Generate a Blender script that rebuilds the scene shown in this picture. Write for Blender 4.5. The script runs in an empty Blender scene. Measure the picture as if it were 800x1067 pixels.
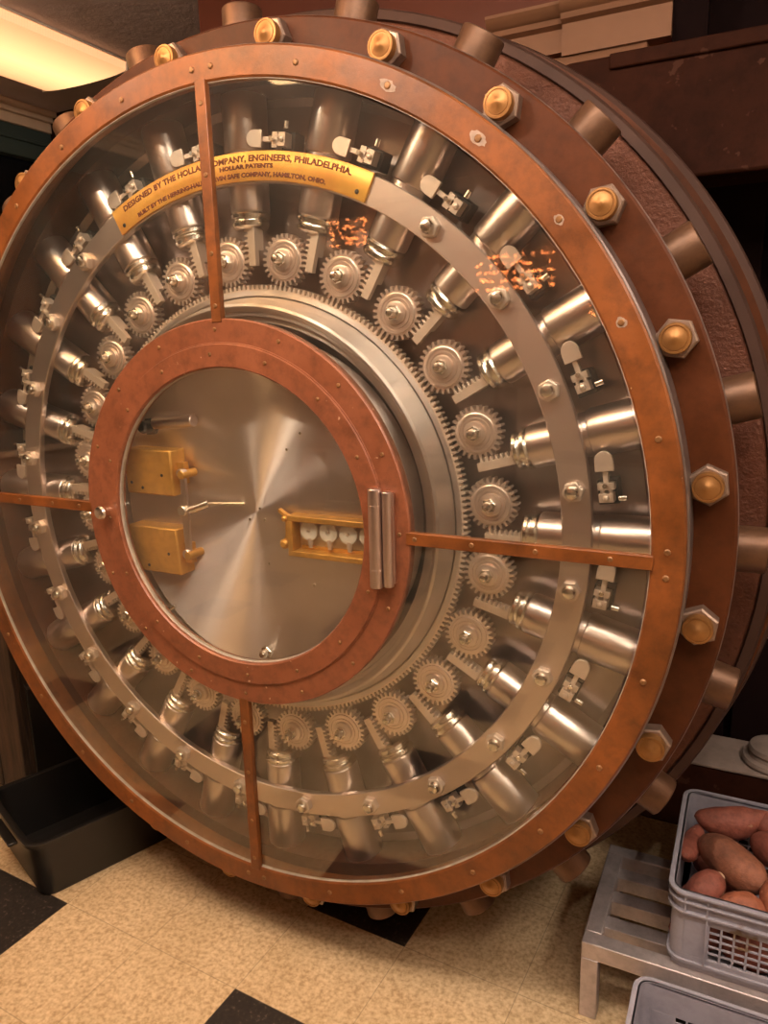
import bpy, math, random
from mathutils import Vector, Matrix, noise
PI = math.pi
random.seed(7)
C = bpy.context.scene.collection
U = 0.95            # metres per unit of the door frame (front ring radius = 1 unit)
H = 1.2             # height of the door centre above the floor, in the same units

def W(p):           # (x right, y up, z towards the viewer) from the door centre -> world metres
    return Vector((U*p[0], -U*p[2], U*(p[1]+H)))
def Wd(p):
    return Vector((U*p[0], -U*p[2], U*p[1]))

# ------------------------------------------------------------------ mesh builder
class MB:
    def __init__(s): s.v = []; s.f = []
    def add(s, vs, fs):
        k = len(s.v); s.v += [tuple(p) for p in vs]; s.f += [tuple(i+k for i in f) for f in fs]; return s
    def lathe(s, prof, n=96, a0=0, a1=2*PI, closed=False, cap=False):
        """ring swept round the z axis; prof = [(r, z), ...]; closed joins the last to the first"""
        full = abs(a1-a0-2*PI) < 1e-6; m = n if full else n+1; vs = []; fs = []
        for i in range(m):
            a = a0+(a1-a0)*i/n
            for r, z in prof: vs.append((r*math.cos(a), r*math.sin(a), z))
        P = len(prof); q = P if closed else P-1
        for i in range(n):
            j = (i+1) % m
            for k in range(q):
                l = (k+1) % P; fs.append((i*P+k, j*P+k, j*P+l, i*P+l))
        if not full and closed:
            fs.append(tuple(range(P))); fs.append(tuple(n*P+k for k in reversed(range(P))))
        return s.add(vs, fs)
    def prism(s, out, z0, z1):
        n = len(out); vs = [(x, y, z0) for x, y in out]+[(x, y, z1) for x, y in out]
        fs = [tuple(reversed(range(n))), tuple(range(n, 2*n))]+[(i, (i+1) % n, n+(i+1) % n, n+i) for i in range(n)]
        return s.add(vs, fs)
    def box(s, a, b):
        return s.prism([(a[0], a[1]), (b[0], a[1]), (b[0], b[1]), (a[0], b[1])], a[2], b[2])
    def rod(s, p, q, prof, n=24, caps=True):
        """surface of revolution from p to q; prof = [(t, r), ...], t in units of length from p"""
        p = Vector(p); q = Vector(q); d = (q-p).normalized()
        u = d.orthogonal().normalized(); w = d.cross(u); vs = []; fs = []
        for t, r in prof:
            for i in range(n):
                a = 2*PI*i/n; vs.append(p+d*t+(u*math.cos(a)+w*math.sin(a))*r)
        for k in range(len(prof)-1):
            for i in range(n):
                j = (i+1) % n; fs.append((k*n+i, k*n+j, (k+1)*n+j, (k+1)*n+i))
        if caps:
            fs.append(tuple(reversed(range(n)))); e = (len(prof)-1)*n; fs.append(tuple(range(e, e+n)))
        return s.add(vs, fs)
    def cyl(s, p, q, r, n=24, c=None):
        L = (Vector(q)-Vector(p)).length; c = r*.12 if c is None else c
        return s.rod(p, q, [(0, r-c), (c, r), (L-c, r), (L, r-c)], n)
    def tube(s, pts, r, n=10):
        for a, b in zip(pts[:-1], pts[1:]): s.cyl(a, b, r, n, r*.05)
        return s
    def hexn(s, c, R, z0, z1, rot=0):
        n = 6; cz = (z1-z0)*.12
        vs = []
        for z, rr in ((z0, R), (z1-cz, R), (z1, R*.9)):
            for i in range(n):
                a = rot+2*PI*i/n; vs.append((c[0]+rr*math.cos(a), c[1]+rr*math.sin(a), z))
        fs = [tuple(reversed(range(6))), tuple(range(12, 18))]
        for k in range(2):
            for i in range(n): fs.append((k*n+i, k*n+(i+1) % n, (k+1)*n+(i+1) % n, (k+1)*n+i))
        return s.add(vs, fs)
    def dome(s, c, prof, n=24):
        """small lathe at c=(x,y) along z"""
        vs = []; fs = []
        for r, z in prof:
            for i in range(n):
                a = 2*PI*i/n; vs.append((c[0]+r*math.cos(a), c[1]+r*math.sin(a), z))
        for k in range(len(prof)-1):
            for i in range(n): fs.append((k*n+i, k*n+(i+1) % n, (k+1)*n+(i+1) % n, (k+1)*n+i))
        e = (len(prof)-1)*n; fs.append(tuple(range(e, e+n))); fs.append(tuple(reversed(range(n))))
        return s.add(vs, fs)
    def gear(s, c, N, rr, rt, ri, z0, z1, ph=0):
        out = []; inn = []
        for i in range(N):
            for t, r in ((-.30, rr), (-.17, rt), (.17, rt), (.30, rr)):
                a = ph+2*PI*(i+t)/N
                out.append((c[0]+r*math.cos(a), c[1]+r*math.sin(a))); inn.append((c[0]+ri*math.cos(a), c[1]+ri*math.sin(a)))
        n = len(out); vs = [(x, y, z1) for x, y in out]+[(x, y, z0) for x, y in out]+[(x, y, z1) for x, y in inn]+[(x, y, z0) for x, y in inn]
        fs = []
        for i in range(n):
            j = (i+1) % n
            fs += [(n+i, n+j, j, i), (i, j, 2*n+j, 2*n+i), (n+j, n+i, 3*n+i, 3*n+j), (2*n+i, 2*n+j, 3*n+j, 3*n+i)]
        return s.add(vs, fs)
    def xf(s, fn): s.v = [tuple(fn(Vector(p))) for p in s.v]; return s
    def sub(s, o): return s.add(o.v, o.f)

def obj(name, mb, mat, parent=None, origin=(0, 0, 0), bevel=0, label=None, ang=35, rot=None, fix=True):
    """one mesh object; the vertices of mb are door units relative to origin"""
    me = bpy.data.meshes.new(name)
    me.from_pydata([tuple(Wd(p)) for p in mb.v], [], mb.f); me.update()
    if fix:
        import bmesh
        bm = bmesh.new(); bm.from_mesh(me); bmesh.ops.recalc_face_normals(bm, faces=bm.faces); bm.to_mesh(me); bm.free()
    me.materials.append(mat)
    for p in me.polygons: p.use_smooth = True
    me.set_sharp_from_angle(angle=math.radians(ang))
    o = bpy.data.objects.new(name, me); C.objects.link(o)
    if parent is not None:
        o.parent = parent
        o.location = W(origin)-Vector(parent.get('abs_loc', (0, 0, 0)))
    else: o.location = W(origin)
    o['abs_loc'] = tuple(W(origin))
    if rot is not None: o.rotation_euler = rot
    if bevel:
        b = o.modifiers.new('bevel', 'BEVEL'); b.width = bevel*U; b.segments = 2; b.limit_method = 'ANGLE'; b.angle_limit = math.radians(40)
    if label: o['label'] = label
    return o
def thing(name, label, cat, origin=(0, 0, 0), rotz=0, group=None):
    o = bpy.data.objects.new(name, None); C.objects.link(o); o.location = W(origin); o.rotation_euler = (0, 0, rotz)
    o['abs_loc'] = tuple(W(origin)); o['label'] = label; o['category'] = cat; o.empty_display_size = .1
    if group: o['group'] = group
    return o
def tag(o, label, cat, group=None, kind=None):
    o['label'] = label; o['category'] = cat
    if group: o['group'] = group
    if kind: o['kind'] = kind
    return o
def struct(name, mb, mat, origin=(0, 0, 0), label=None, cat=None, bevel=0):
    o = obj(name, mb, mat, None, origin, bevel); o['kind'] = 'structure'
    if label: o['label'] = label
    if cat: o['category'] = cat
    return o
def children(o): return [c for c in bpy.data.objects if c.parent == o]
def ring_copies(proto, kids, angles):
    """copies of a part (and its sub-parts) turned round the door axis; the proto takes the first angle"""
    for i, a in enumerate(angles):
        if i == 0: proto.rotation_euler = (0, -math.radians(a), 0); continue
        c = proto.copy(); C.objects.link(c); c.parent = proto.parent; c.rotation_euler = (0, -math.radians(a), 0)
        for k in kids:
            d = k.copy(); C.objects.link(d); d.parent = c

# ------------------------------------------------------------------ materials
def mat(name, col, metal=0, rough=.5, var=0, vscale=6, col2=None, mottle=0, bump=0, bscale=40, aniso=0, tangent=False,
        rvar=0, spec=.5, stretch=None, spots=None, coat=0, emis=None, estr=0):
    m = bpy.data.materials.new(name); m.use_nodes = True; N = m.node_tree.nodes; L = m.node_tree.links
    b = N['Principled BSDF']; b.inputs['Base Color'].default_value = (*col, 1); b.inputs['Metallic'].default_value = metal
    b.inputs['Roughness'].default_value = rough; b.inputs['Specular IOR Level'].default_value = spec
    if coat: b.inputs['Coat Weight'].default_value = coat; b.inputs['Coat Roughness'].default_value = .25
    tc = N.new('ShaderNodeTexCoord'); mp = N.new('ShaderNodeMapping'); L.new(tc.outputs['Object'], mp.inputs[0])
    if stretch: mp.inputs['Scale'].default_value = stretch
    cur = None
    def noise_(scale, detail=6, ro=.6):
        n = N.new('ShaderNodeTexNoise'); n.inputs['Scale'].default_value = scale; n.inputs['Detail'].default_value = detail
        n.inputs['Roughness'].default_value = ro; L.new(mp.outputs[0], n.inputs['Vector']); return n
    def ramp(src, a, b_, ca, cb):
        r = N.new('ShaderNodeValToRGB'); r.color_ramp.elements[0].position = a; r.color_ramp.elements[1].position = b_
        r.color_ramp.elements[0].color = ca; r.color_ramp.elements[1].color = cb; L.new(src, r.inputs[0]); return r
    if var or col2:
        n = noise_(vscale)
        c2 = col2 or tuple(c*(1-var) for c in col)
        r = ramp(n.outputs['Fac'], .35, .65, (*c2, 1), (*col, 1)); cur = r.outputs[0]
    if mottle:
        n = noise_(vscale*5, 8, .7)
        r = ramp(n.outputs['Fac'], .45, .72, (1, 1, 1, 1), (1-mottle, 1-mottle, 1-mottle, 1))
        mx = N.new('ShaderNodeMixRGB'); mx.blend_type = 'MULTIPLY'; mx.inputs[0].default_value = 1
        if cur: L.new(cur, mx.inputs[1])
        else: mx.inputs[1].default_value = (*col, 1)
        L.new(r.outputs[0], mx.inputs[2]); cur = mx.outputs[0]
    if spots:                       # pale chips and scuffs: (colour, threshold, scale)
        n = noise_(spots[2], 3, .5); r = ramp(n.outputs['Fac'], spots[1], spots[1]+.03, (0, 0, 0, 1), (1, 1, 1, 1))
        mx = N.new('ShaderNodeMixRGB'); L.new(r.outputs[0], mx.inputs[0])
        if cur: L.new(cur, mx.inputs[1])
        else: mx.inputs[1].default_value = (*col, 1)
        mx.inputs[2].default_value = (*spots[0], 1); cur = mx.outputs[0]
    if cur: L.new(cur, b.inputs['Base Color'])
    if rvar:
        n = noise_(vscale*2); mr = N.new('ShaderNodeMapRange'); L.new(n.outputs['Fac'], mr.inputs[0])
        mr.inputs['From Min'].default_value = .3; mr.inputs['From Max'].default_value = .7
        mr.inputs['To Min'].default_value = max(rough-rvar, .02); mr.inputs['To Max'].default_value = rough+rvar; L.new(mr.outputs[0], b.inputs['Roughness'])
    if bump:
        n = noise_(bscale, 6, .65); bp = N.new('ShaderNodeBump'); bp.inputs['Strength'].default_value = bump; bp.inputs['Distance'].default_value = .01
        L.new(n.outputs['Fac'], bp.inputs['Height']); L.new(bp.outputs[0], b.inputs['Normal'])
    if aniso:
        b.inputs['Anisotropic'].default_value = aniso
        t = N.new('ShaderNodeTangent'); t.direction_type = 'RADIAL'; t.axis = 'Y'; L.new(t.outputs[0], b.inputs['Tangent']); b.inputs['Anisotropic Rotation'].default_value = .25
    if emis: b.inputs['Emission Color'].default_value = (*emis, 1); b.inputs['Emission Strength'].default_value = estr
    return m

copper = mat('copper_paint', (.265, .080, .014), 0.1, .46, .5, 4, None, .5, .08, 60, rvar=.1, spots=((.45, .28, .17), .75, 55), coat=.15)
copper_in = mat('inner_copper_paint', (.29, .098, .045), .15, .42, .2, 7, None, .4, .08, 60, rvar=.1, spots=((.6, .38, .26), .73, 60), coat=.25)
brown = mat('brown_enamel', (.095, .027, .008), .0, .5, .3, 5, None, .35, .08, 50, rvar=.06, spec=.2, spots=((.2, .12, .08), .78, 40))
rough_copper = mat('rough_copper_coat', (.145, .05, .026), .4, .45, .25, 6, None, .3, .5, 110)
greyring = mat('grey_brown_steel', (.065, .034, .025), .1, .55, .2, 6, bump=.06, spec=.15)
edge_steel = mat('worn_steel_edge', (.3, .24, .22), .8, .4, .3, 20)
gasket = mat('pale_gasket', (.50, .44, .37), 0, .7, .3, 30)
bolt_bronze = mat('bronzed_bolt_steel', (.15, .075, .04), .5, .42, .35, 9, None, .3, bump=.06)
steel = mat('polished_bolt_steel', (.74, .63, .59), 1, .30, .06, 8)
steel_bright = mat('nickel_plate', (.85, .79, .71), 1, .22, .05, 20)
steel_turned = mat('turned_nickel', (.86, .71, .62), .8, .32, .06, 12)
rackm = mat('milled_rack_steel', (.84, .68, .56), .6, .42, .1, 12)
backplate_m = mat('brushed_back_plate', (.42, .335, .31), .97, .30, .2, 4, aniso=.5)
drum_m = mat('turned_drum_steel', (.74, .65, .60), .9, .42, .05, 5, aniso=.9)
spun = mat('spun_disc_steel', (.86, .75, .71), .95, .44, .04, 4, aniso=1.0)
silver = mat('satin_ring_steel', (.74, .61, .55), .95, .37, .1, 5)
dark_steel = mat('dark_steel', (.09, .08, .075), .8, .4, .3, 10)
black_base = mat('black_switch_base', (.03, .028, .027), .1, .45, .2, 20)
pale = mat('pale_nickel', (.80, .66, .56), .6, .38, .1, 20)
brass = mat('yellow_brass', (.80, .42, .09), .55, .40, .25, 10, None, .2, .05, 60, rvar=.08)
brass_cap = mat('dull_brass_cap', (.36, .175, .055), .6, .42, .3, 25)
screw_m = mat('painted_screw', (.30, .15, .06), .4, .4, .4, 60)
chip_m = mat('chipped_primer', (.42, .31, .24), 0, .7, .4, 60)
nutgrey = mat('worn_nut_steel', (.36, .26, .20), .7, .42, .4, 30)
plaque_m = mat('gold_plaque', (.92, .50, .09), .35, .36, .25, 10, (.78, .34, .06), .1)
engr = mat('engraved_letter_fill', (.20, .035, .01), .1, .6)
white_disc = mat('white_wheel', (.92, .90, .84), 0, .4, .05, 30)
plastic_grey = mat('grey_crate_plastic', (.36, .355, .42), 0, .48, .12, 6, None, .2, .03, 60, spots=((.20, .14, .09), .70, 9))
bin_black = mat('black_bin_plastic', (.008, .007, .0065), 0, .4, .3, 8, spots=((.03, .022, .016), .72, 18))
alu = mat('scuffed_aluminium', (.66, .60, .60), .6, .42, .25, 10, None, .25, .03, 60, rvar=.1)
wood_m = mat('weathered_wood', (.075, .045, .027), 0, .7, .55, 9, (.02, .013, .009), stretch=(6, 6, .6), bump=.2)
ceil_m = mat('plaster_ceiling', (.80, .70, .72), 0, .9, .08, 5, bump=.55, bscale=18)
wall_left_m = mat('beige_plaster', (.42, .34, .27), 0, .85, .1, 4)
wall_back_m = mat('red_brown_wall_paint', (.15, .034, .012), .1, .5, .15, 3, bump=.05)
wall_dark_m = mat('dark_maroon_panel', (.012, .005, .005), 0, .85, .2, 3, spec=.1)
arm_m = mat('scuffed_maroon_arm', (.036, .0105, .005), .0, .75, .35, 4, None, .4, .1, 30, spots=((.06, .024, .015), .64, 26), spec=.1)
arm_top = mat('grey_arm_top', (.30, .24, .21), .1, .7, .3, 14)
cornice_m = mat('cream_moulding', (.27, .13, .065), 0, .6, .08, 5)
trim_m = mat('cream_trim_paint', (.72, .56, .42), 0, .5, .08, 5)
teal_m = mat('teal_window_frame', (.055, .085, .085), .1, .5, .1, 5)
glass_dark = mat('night_window_glass', (.008, .009, .012), 0, .12)
housing_m = mat('fixture_white_enamel', (.75, .70, .62), 0, .5)
shop_wall = mat('shop_cream_wall', (.50, .40, .31), 0, .8, .1, 3)
shelf_m = mat('dark_shelf_wood', (.09, .05, .03), 0, .6, .3, 6)

def potato_mat():
    m = mat('sweet_potato_skin', (.36, .11, .075), 0, .6, .35, 16, (.20, .06, .038), .4, .5, 45, spots=((.42, .24, .15), .68, 38)); return m
potato_m = potato_mat()
potato_tan = mat('tan_potato_skin', (.38, .145, .08), 0, .6, .35, 14, (.18, .075, .045), .4, .5, 45, spots=((.45, .27, .16), .68, 38))
potato_or = mat('orange_potato_skin', (.46, .15, .07), 0, .6, .35, 14, (.28, .09, .05), .4, .5, 45, spots=((.48, .27, .15), .68, 38))
tipm = mat('cut_potato_tip', (.75, .52, .34), 0, .6, .3, 60)

def glass_mat():
    m = bpy.data.materials.new('display_glass'); m.use_nodes = True; N = m.node_tree.nodes; L = m.node_tree.links; N.clear()
    out = N.new('ShaderNodeOutputMaterial'); tr = N.new('ShaderNodeBsdfTransparent'); gl = N.new('ShaderNodeBsdfGlossy'); df = N.new('ShaderNodeBsdfDiffuse')
    tr.inputs[0].default_value = (.96, .975, .955, 1); gl.inputs['Roughness'].default_value = .03; df.inputs[0].default_value = (.75, .75, .68, 1)
    lw = N.new('ShaderNodeLayerWeight'); lw.inputs[0].default_value = .5
    p = N.new('ShaderNodeMath'); p.operation = 'POWER'; p.inputs[1].default_value = 5; L.new(lw.outputs['Facing'], p.inputs[0])
    a = N.new('ShaderNodeMath'); a.operation = 'MULTIPLY_ADD'; a.inputs[1].default_value = .94; a.inputs[2].default_value = .075; L.new(p.outputs[0], a.inputs[0])
    tc = N.new('ShaderNodeTexCoord'); n = N.new('ShaderNodeTexNoise'); n.inputs['Scale'].default_value = 3; n.inputs['Detail'].default_value = 8; L.new(tc.outputs['Object'], n.inputs[0])
    mr = N.new('ShaderNodeMapRange'); mr.inputs['From Min'].default_value = .35; mr.inputs['From Max'].default_value = .75; mr.inputs['To Min'].default_value = .004; mr.inputs['To Max'].default_value = .022
    L.new(n.outputs['Fac'], mr.inputs[0])
    m1 = N.new('ShaderNodeMixShader'); L.new(mr.outputs[0], m1.inputs[0]); L.new(tr.outputs[0], m1.inputs[1]); L.new(df.outputs[0], m1.inputs[2])
    m2 = N.new('ShaderNodeMixShader'); L.new(a.outputs[0], m2.inputs[0]); L.new(m1.outputs[0], m2.inputs[1]); L.new(gl.outputs[0], m2.inputs[2])
    L.new(m2.outputs[0], out.inputs[0]); return m
glass = glass_mat()

# floor tiles: beige vinyl with black tiles set in, mottled; lattice turned 2.9 degrees
TILE = .3205*U; TA = math.radians(2.85); TO = W((.011, -H, .134))
def floor_mat():
    m = bpy.data.materials.new('vinyl_tiles'); m.use_nodes = True; N = m.node_tree.nodes; L = m.node_tree.links; b = N['Principled BSDF']
    tc = N.new('ShaderNodeTexCoord'); mp = N.new('ShaderNodeMapping'); L.new(tc.outputs['Object'], mp.inputs[0])
    mp.vector_type = 'TEXTURE'; mp.inputs['Location'].default_value = (TO.x, TO.y, 0); mp.inputs['Rotation'].default_value = (0, 0, -TA); mp.inputs['Scale'].default_value = (TILE, TILE, TILE)
    sp = N.new('ShaderNodeSeparateXYZ'); L.new(mp.outputs[0], sp.inputs[0])
    def M(op, a, b_=None, c=None):
        x = N.new('ShaderNodeMath'); x.operation = op
        for i, q in enumerate((a, b_, c)):
            if q is None: continue
            if isinstance(q, (int, float)): x.inputs[i].default_value = q
            else: L.new(q, x.inputs[i])
        return x.outputs[0]
    X = sp.outputs[0]; Y = M('MULTIPLY', sp.outputs[1], -1)
    fx = M('FLOOR', X); fy = M('FLOOR', Y)
    # black where column index is a multiple of 3 and row index is even
    bx = M('COMPARE', M('ABSOLUTE', M('SUBTRACT', M('PINGPONG', fx, 1.5), 0)), 0, .1)
    mx_ = M('LESS_THAN', M('FLOORED_MODULO', fx, 3), .5); my_ = M('LESS_THAN', M('FLOORED_MODULO', fy, 2), .5)
    blk = M('MULTIPLY', mx_, my_)
    dx = M('ABSOLUTE', M('SUBTRACT', M('FRACT', X), .5)); dy = M('ABSOLUTE', M('SUBTRACT', M('FRACT', Y), .5))
    seam = M('GREATER_THAN', M('MAXIMUM', dx, dy), .4965)
    n1 = N.new('ShaderNodeTexNoise'); n1.inputs['Scale'].default_value = 95; n1.inputs['Detail'].default_value = 4; n1.inputs['Roughness'].default_value = .6; L.new(tc.outputs['Object'], n1.inputs[0])
    n2 = N.new('ShaderNodeTexNoise'); n2.inputs['Scale'].default_value = 3.5; n2.inputs['Detail'].default_value = 6; L.new(tc.outputs['Object'], n2.inputs[0])
    def R(src, stops):
        r = N.new('ShaderNodeValToRGB'); e = r.color_ramp.elements
        e[0].position, e[0].color = stops[0][0], (*stops[0][1], 1); e[1].position, e[1].color = stops[-1][0], (*stops[-1][1], 1)
        for p, c in stops[1:-1]: q = e.new(p); q.color = (*c, 1)
        L.new(src, r.inputs[0]); return r.outputs[0]
    beige = R(n1.outputs['Fac'], [(.32, (.42, .29, .155)), (.48, (.60, .45, .265)), (.66, (.74, .59, .37))])
    black = R(n1.outputs['Fac'], [(.40, (.018, .015, .014)), (.60, (.03, .024, .02)), (.72, (.14, .11, .09))])
    stain = R(n2.outputs['Fac'], [(.3, (.86, .84, .80)), (.6, (1, 1, 1))])
    def mixc(f, a, b_, bt='MIX'):
        x = N.new('ShaderNodeMixRGB'); x.blend_type = bt
        for i, q in enumerate((f, a, b_)):
            if isinstance(q, (int, float)): x.inputs[i].default_value = q
            elif isinstance(q, tuple): x.inputs[i].default_value = q
            else: L.new(q, x.inputs[i])
        return x.outputs[0]
    c = mixc(blk, beige, black); c = mixc(1, c, stain, 'MULTIPLY'); c = mixc(M('MULTIPLY', seam, .45), c, (.10, .06, .035, 1))
    L.new(c, b.inputs['Base Color']); b.inputs['Roughness'].default_value = .42
    bp = N.new('ShaderNodeBump'); bp.inputs['Strength'].default_value = .12; bp.inputs['Distance'].default_value = .004; L.new(n1.outputs['Fac'], bp.inputs['Height']); L.new(bp.outputs[0], b.inputs['Normal'])
    return m
floor_m = floor_mat()

# ------------------------------------------------------------------ room shell
YC = 1.65; XL = -2.45; XR = 3.0; ZB = -1.75; ZF = 4.4
def slab(a, b): return MB().box(a, b)
o = struct('floor', slab((XL, -H-.1, ZB), (XR, -H, ZF)), floor_m, (0, -0, 0)); o.location = (0, 0, U*H)
# the floor's object coordinates are world metres in x and y
struct('ceiling', slab((XL, YC, ZB), (XR, YC+.1, ZF)), ceil_m)
struct('wall_right', slab((XR, -H, ZB), (XR+.1, YC, ZF)), shop_wall)
struct('wall_front', slab((XL, -H, ZF), (XR, YC, ZF+.1)), shop_wall)
# left wall: sill wall below the window, header above
struct('wall_left', slab((XL-.1, -H, ZB), (XL, -.1, ZF)).box((XL-.1, 1.55, ZB), (XL, YC, ZF)).box((XL-.1, -.1, 2.6), (XL, 1.55, ZF)), wall_left_m)
wn = MB()
wn.box((XL-.06, 1.40, ZB), (XL+.02, 1.55, 2.6)).box((XL-.06, 1.475, ZB), (XL+.035, 1.495, 2.6)).box((XL-.06, -.1, ZB), (XL+.02, 0, 2.6))
for zz in (-1.0, .4, 1.6): wn.box((XL-.06, 0, zz), (XL+.02, 1.40, zz+.07))
wo = struct('window_1', wn, teal_m, bevel=.004)
obj('pane', slab((XL-.05, 0, ZB), (XL-.03, 1.40, 2.6)), glass_dark, wo)
tr = MB()
tr.box((XL, 1.55, ZB), (XL+.03, 1.60, ZF)).box((XL, 1.60, ZB), (XL+.05, 1.625, ZF)).box((XL, 1.625, ZB), (XL+.08, YC, ZF))
struct('trim_1', tr, trim_m, bevel=.004)
tr = slab((XL, -.13, ZB), (XL+.06, -.1, 2.6)); struct('trim_2', tr, trim_m, bevel=.004)
# vault front behind the door: painted steel wall with a dark recess to the right of it
ZW = -1.02
struct('wall_back', slab((-.80, -H, ZW-.12), (.82, YC, ZW)), wall_back_m)
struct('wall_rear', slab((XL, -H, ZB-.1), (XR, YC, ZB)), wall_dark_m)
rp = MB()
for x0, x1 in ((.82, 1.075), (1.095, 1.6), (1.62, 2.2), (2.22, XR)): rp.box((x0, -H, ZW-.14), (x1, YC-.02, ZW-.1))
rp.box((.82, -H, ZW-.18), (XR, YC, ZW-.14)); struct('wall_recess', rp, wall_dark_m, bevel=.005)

# stepped cornice block fixed to the vault front
cn = thing('cornice_block', 'cream stepped moulding high on the red brown wall, behind the top of the vault door', 'moulding', (.58, 1.12, ZW))
def moulding(x0, x1, zf, prof, m):
    """prof = [(y, depth)] bottom to top, extruded along x"""
    pts = [(y, zf+d) for y, d in prof]; ring = [(prof[0][0], ZW)]+pts+[(prof[-1][0], ZW)]
    n = len(ring); vs = [(x0, y, z) for y, z in ring]+[(x1, y, z) for y, z in ring]
    return MB().add(vs, [tuple(range(n)), tuple(reversed(range(n, 2*n)))]+[(i, i+n, (i+1) % n+n, (i+1) % n) for i in range(n)])
def rel(mb, o): mb.xf(lambda p: p-Vector(o)); return mb
O = (.58, 1.12, ZW)
m1 = moulding(.30, .54, ZW, [(1.205, .03), (1.265, .03), (1.272, .05), (1.285, .055), (1.29, .07), (1.31, .085), (1.318, .085)], None)
obj('left_moulding', rel(m1, O), cornice_m, cn, O)
m2 = moulding(.52, .812, ZW, [(1.185, .06), (1.265, .06), (1.272, .08), (1.285, .085), (1.292, .10), (1.315, .115), (1.325, .115)], None)
obj('projecting_moulding', rel(m2, O), cornice_m, cn, O)
m3 = moulding(.30, .75, ZW, [(1.12, .015), (1.135, .02), (1.15, .04), (1.175, .045), (1.185, .05)], None)
obj('lower_moulding', rel(m3, O), cornice_m, cn, O)
m4 = moulding(.812, .90, ZW, [(1.12, .0), (1.16, .03), (1.325, .06), (1.36, .06)], None)
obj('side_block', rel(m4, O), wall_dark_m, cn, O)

# ------------------------------------------------------------------ crane hinge arms behind the door
O = (2.5, -H, -.81)
hg = thing('crane_hinge', 'massive dark maroon crane hinge with two arms reaching behind the vault door from the right', 'hinge', O)
def arm(y0, y1, x0, lab):
    out = [(2.62, y0), (2.62, y1), (x0, y1)]+[(x0-.12*math.sin(t), y1-(y1-y0)*.5*(1-math.cos(t))) for t in [PI*k/12 for k in range(1, 12)]]+[(x0, y0)]
    return obj('hinge_arm', rel(MB().prism(out, -.90, -.72), O), arm_m, hg, O, bevel=.008, label=lab)
ua = arm(.78, 1.085, .60, 'upper arm with scuffed maroon paint')
def sub(name, mb, m, par, **k):
    o = obj(name, rel(mb, O), m, par, O, **k); o.location = (0, 0, 0); return o
sub('edge_strip', MB().box((.7, 1.05, -.722), (2.6, 1.085, -.708)), arm_m, ua, bevel=.004)
la = arm(-1.0, -.79, .9, 'lower arm with a grey top')
sub('grey_top', MB().box((.86, -.79, -.90), (2.6, -.78, -.715)), arm_top, la, bevel=.003)  # thin top slab, paler and greyer than the arm
pv = MB().dome((0, 0), [(.082, 0), (.086, .008), (.082, .018), (.07, .022), (.066, .03), (.07, .038), (.066, .05), (.05, .056), (.02, .058)], 40)
pv.xf(lambda p: Vector((p.x+1.215, p.z-.78, -p.y-.80))); sub('pivot_cap', pv, arm_top, la, label='round turned pivot cap')
obj('hinge_post', rel(MB().cyl((2.6, -H, -.81), (2.6, 1.3, -.81), .16, 40, .01), O), arm_m, hg, O)

# ------------------------------------------------------------------ THE VAULT DOOR
BASE = (0, -H, -.3)
door = thing('vault_door', 'huge round bank vault door, copper rimmed, its bolt work and gears behind glass', 'vault door', BASE)
def dp(name, mb, m, **k): return obj(name, mb, m, door, (0, 0, 0), **k)
def sp_(name, mb, m, parent, **k): return obj(name, mb, m, parent, (0, 0, 0), **k)
NA = 180
# front frame and its screws
ff = dp('front_frame', MB().lathe([(.940, -.03), (.940, -.003), (.944, 0), (.996, 0), (1.0, -.004), (1.0, -.0915), (.985, -.0915), (.985, -.03)], NA, closed=True), copper, label='orange copper painted ring holding the glass')
sp_('rim_edge', MB().lathe([(1.0005, -.0915), (1.004, -.088), (1.004, -.012), (1.0005, -.008)], NA, closed=True), edge_steel, ff, label='worn grey steel edge')
def screw(a, r, z, R=.0075):
    c = (r*math.cos(a), r*math.sin(a))
    return MB().dome(c, [(R, z-.002), (R, z+.0012), (R*.7, z+.003), (R*.25, z+.0032)], 14)
ang = []
for q in range(4): ang += [90*q+d for d in (1.3, 13.4, 26, 38.5, 51, 63.5, 76, 88.4)]
for d in ang:
    s = sp_('screw', screw(math.radians(d), .968, 0, .0062 if d not in (51, 63.5) else .007), screw_m, ff)
for d in (63.5, 51, 26, 38.5):
    big = d > 45; n = 18; pts = []
    for i in range(n):
        a = 2*PI*i/n; rr = (.016 if big else .012)*(1+.45*abs(math.cos(a)))*(.85+.3*random.random())*(1 if big else .8)
        pts.append((.968*math.cos(math.radians(d))+rr*math.cos(a-math.radians(35)), .968*math.sin(math.radians(d))+rr*.75*math.sin(a-math.radians(35))))
    mb = MB()
    def P2(a, rr): return (a[0], a[1])
    cx, cy = .968*math.cos(math.radians(d)), .968*math.sin(math.radians(d)); ro = math.radians(-40)
    pts = []
    for i in range(n):
        a = 2*PI*i/n; e = .019 if big else .010; w = .010 if big else .009; k = .85+.3*random.random()
        x, y = e*math.cos(a)*k, w*math.sin(a)*k; pts.append((cx+x*math.cos(ro)-y*math.sin(ro), cy+x*math.sin(ro)+y*math.cos(ro)))
    mb.prism(pts, -.001, .0006); sp_('chipped_patch', mb, chip_m, ff, label='pale chipped paint round a screw')
dp('glass_gasket', MB().lathe([(.9385, -.012), (.9385, -.004), (.9405, -.004), (.9405, -.012)], NA, closed=True), gasket, label='thin pale sealing strip inside the front ring')

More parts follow.
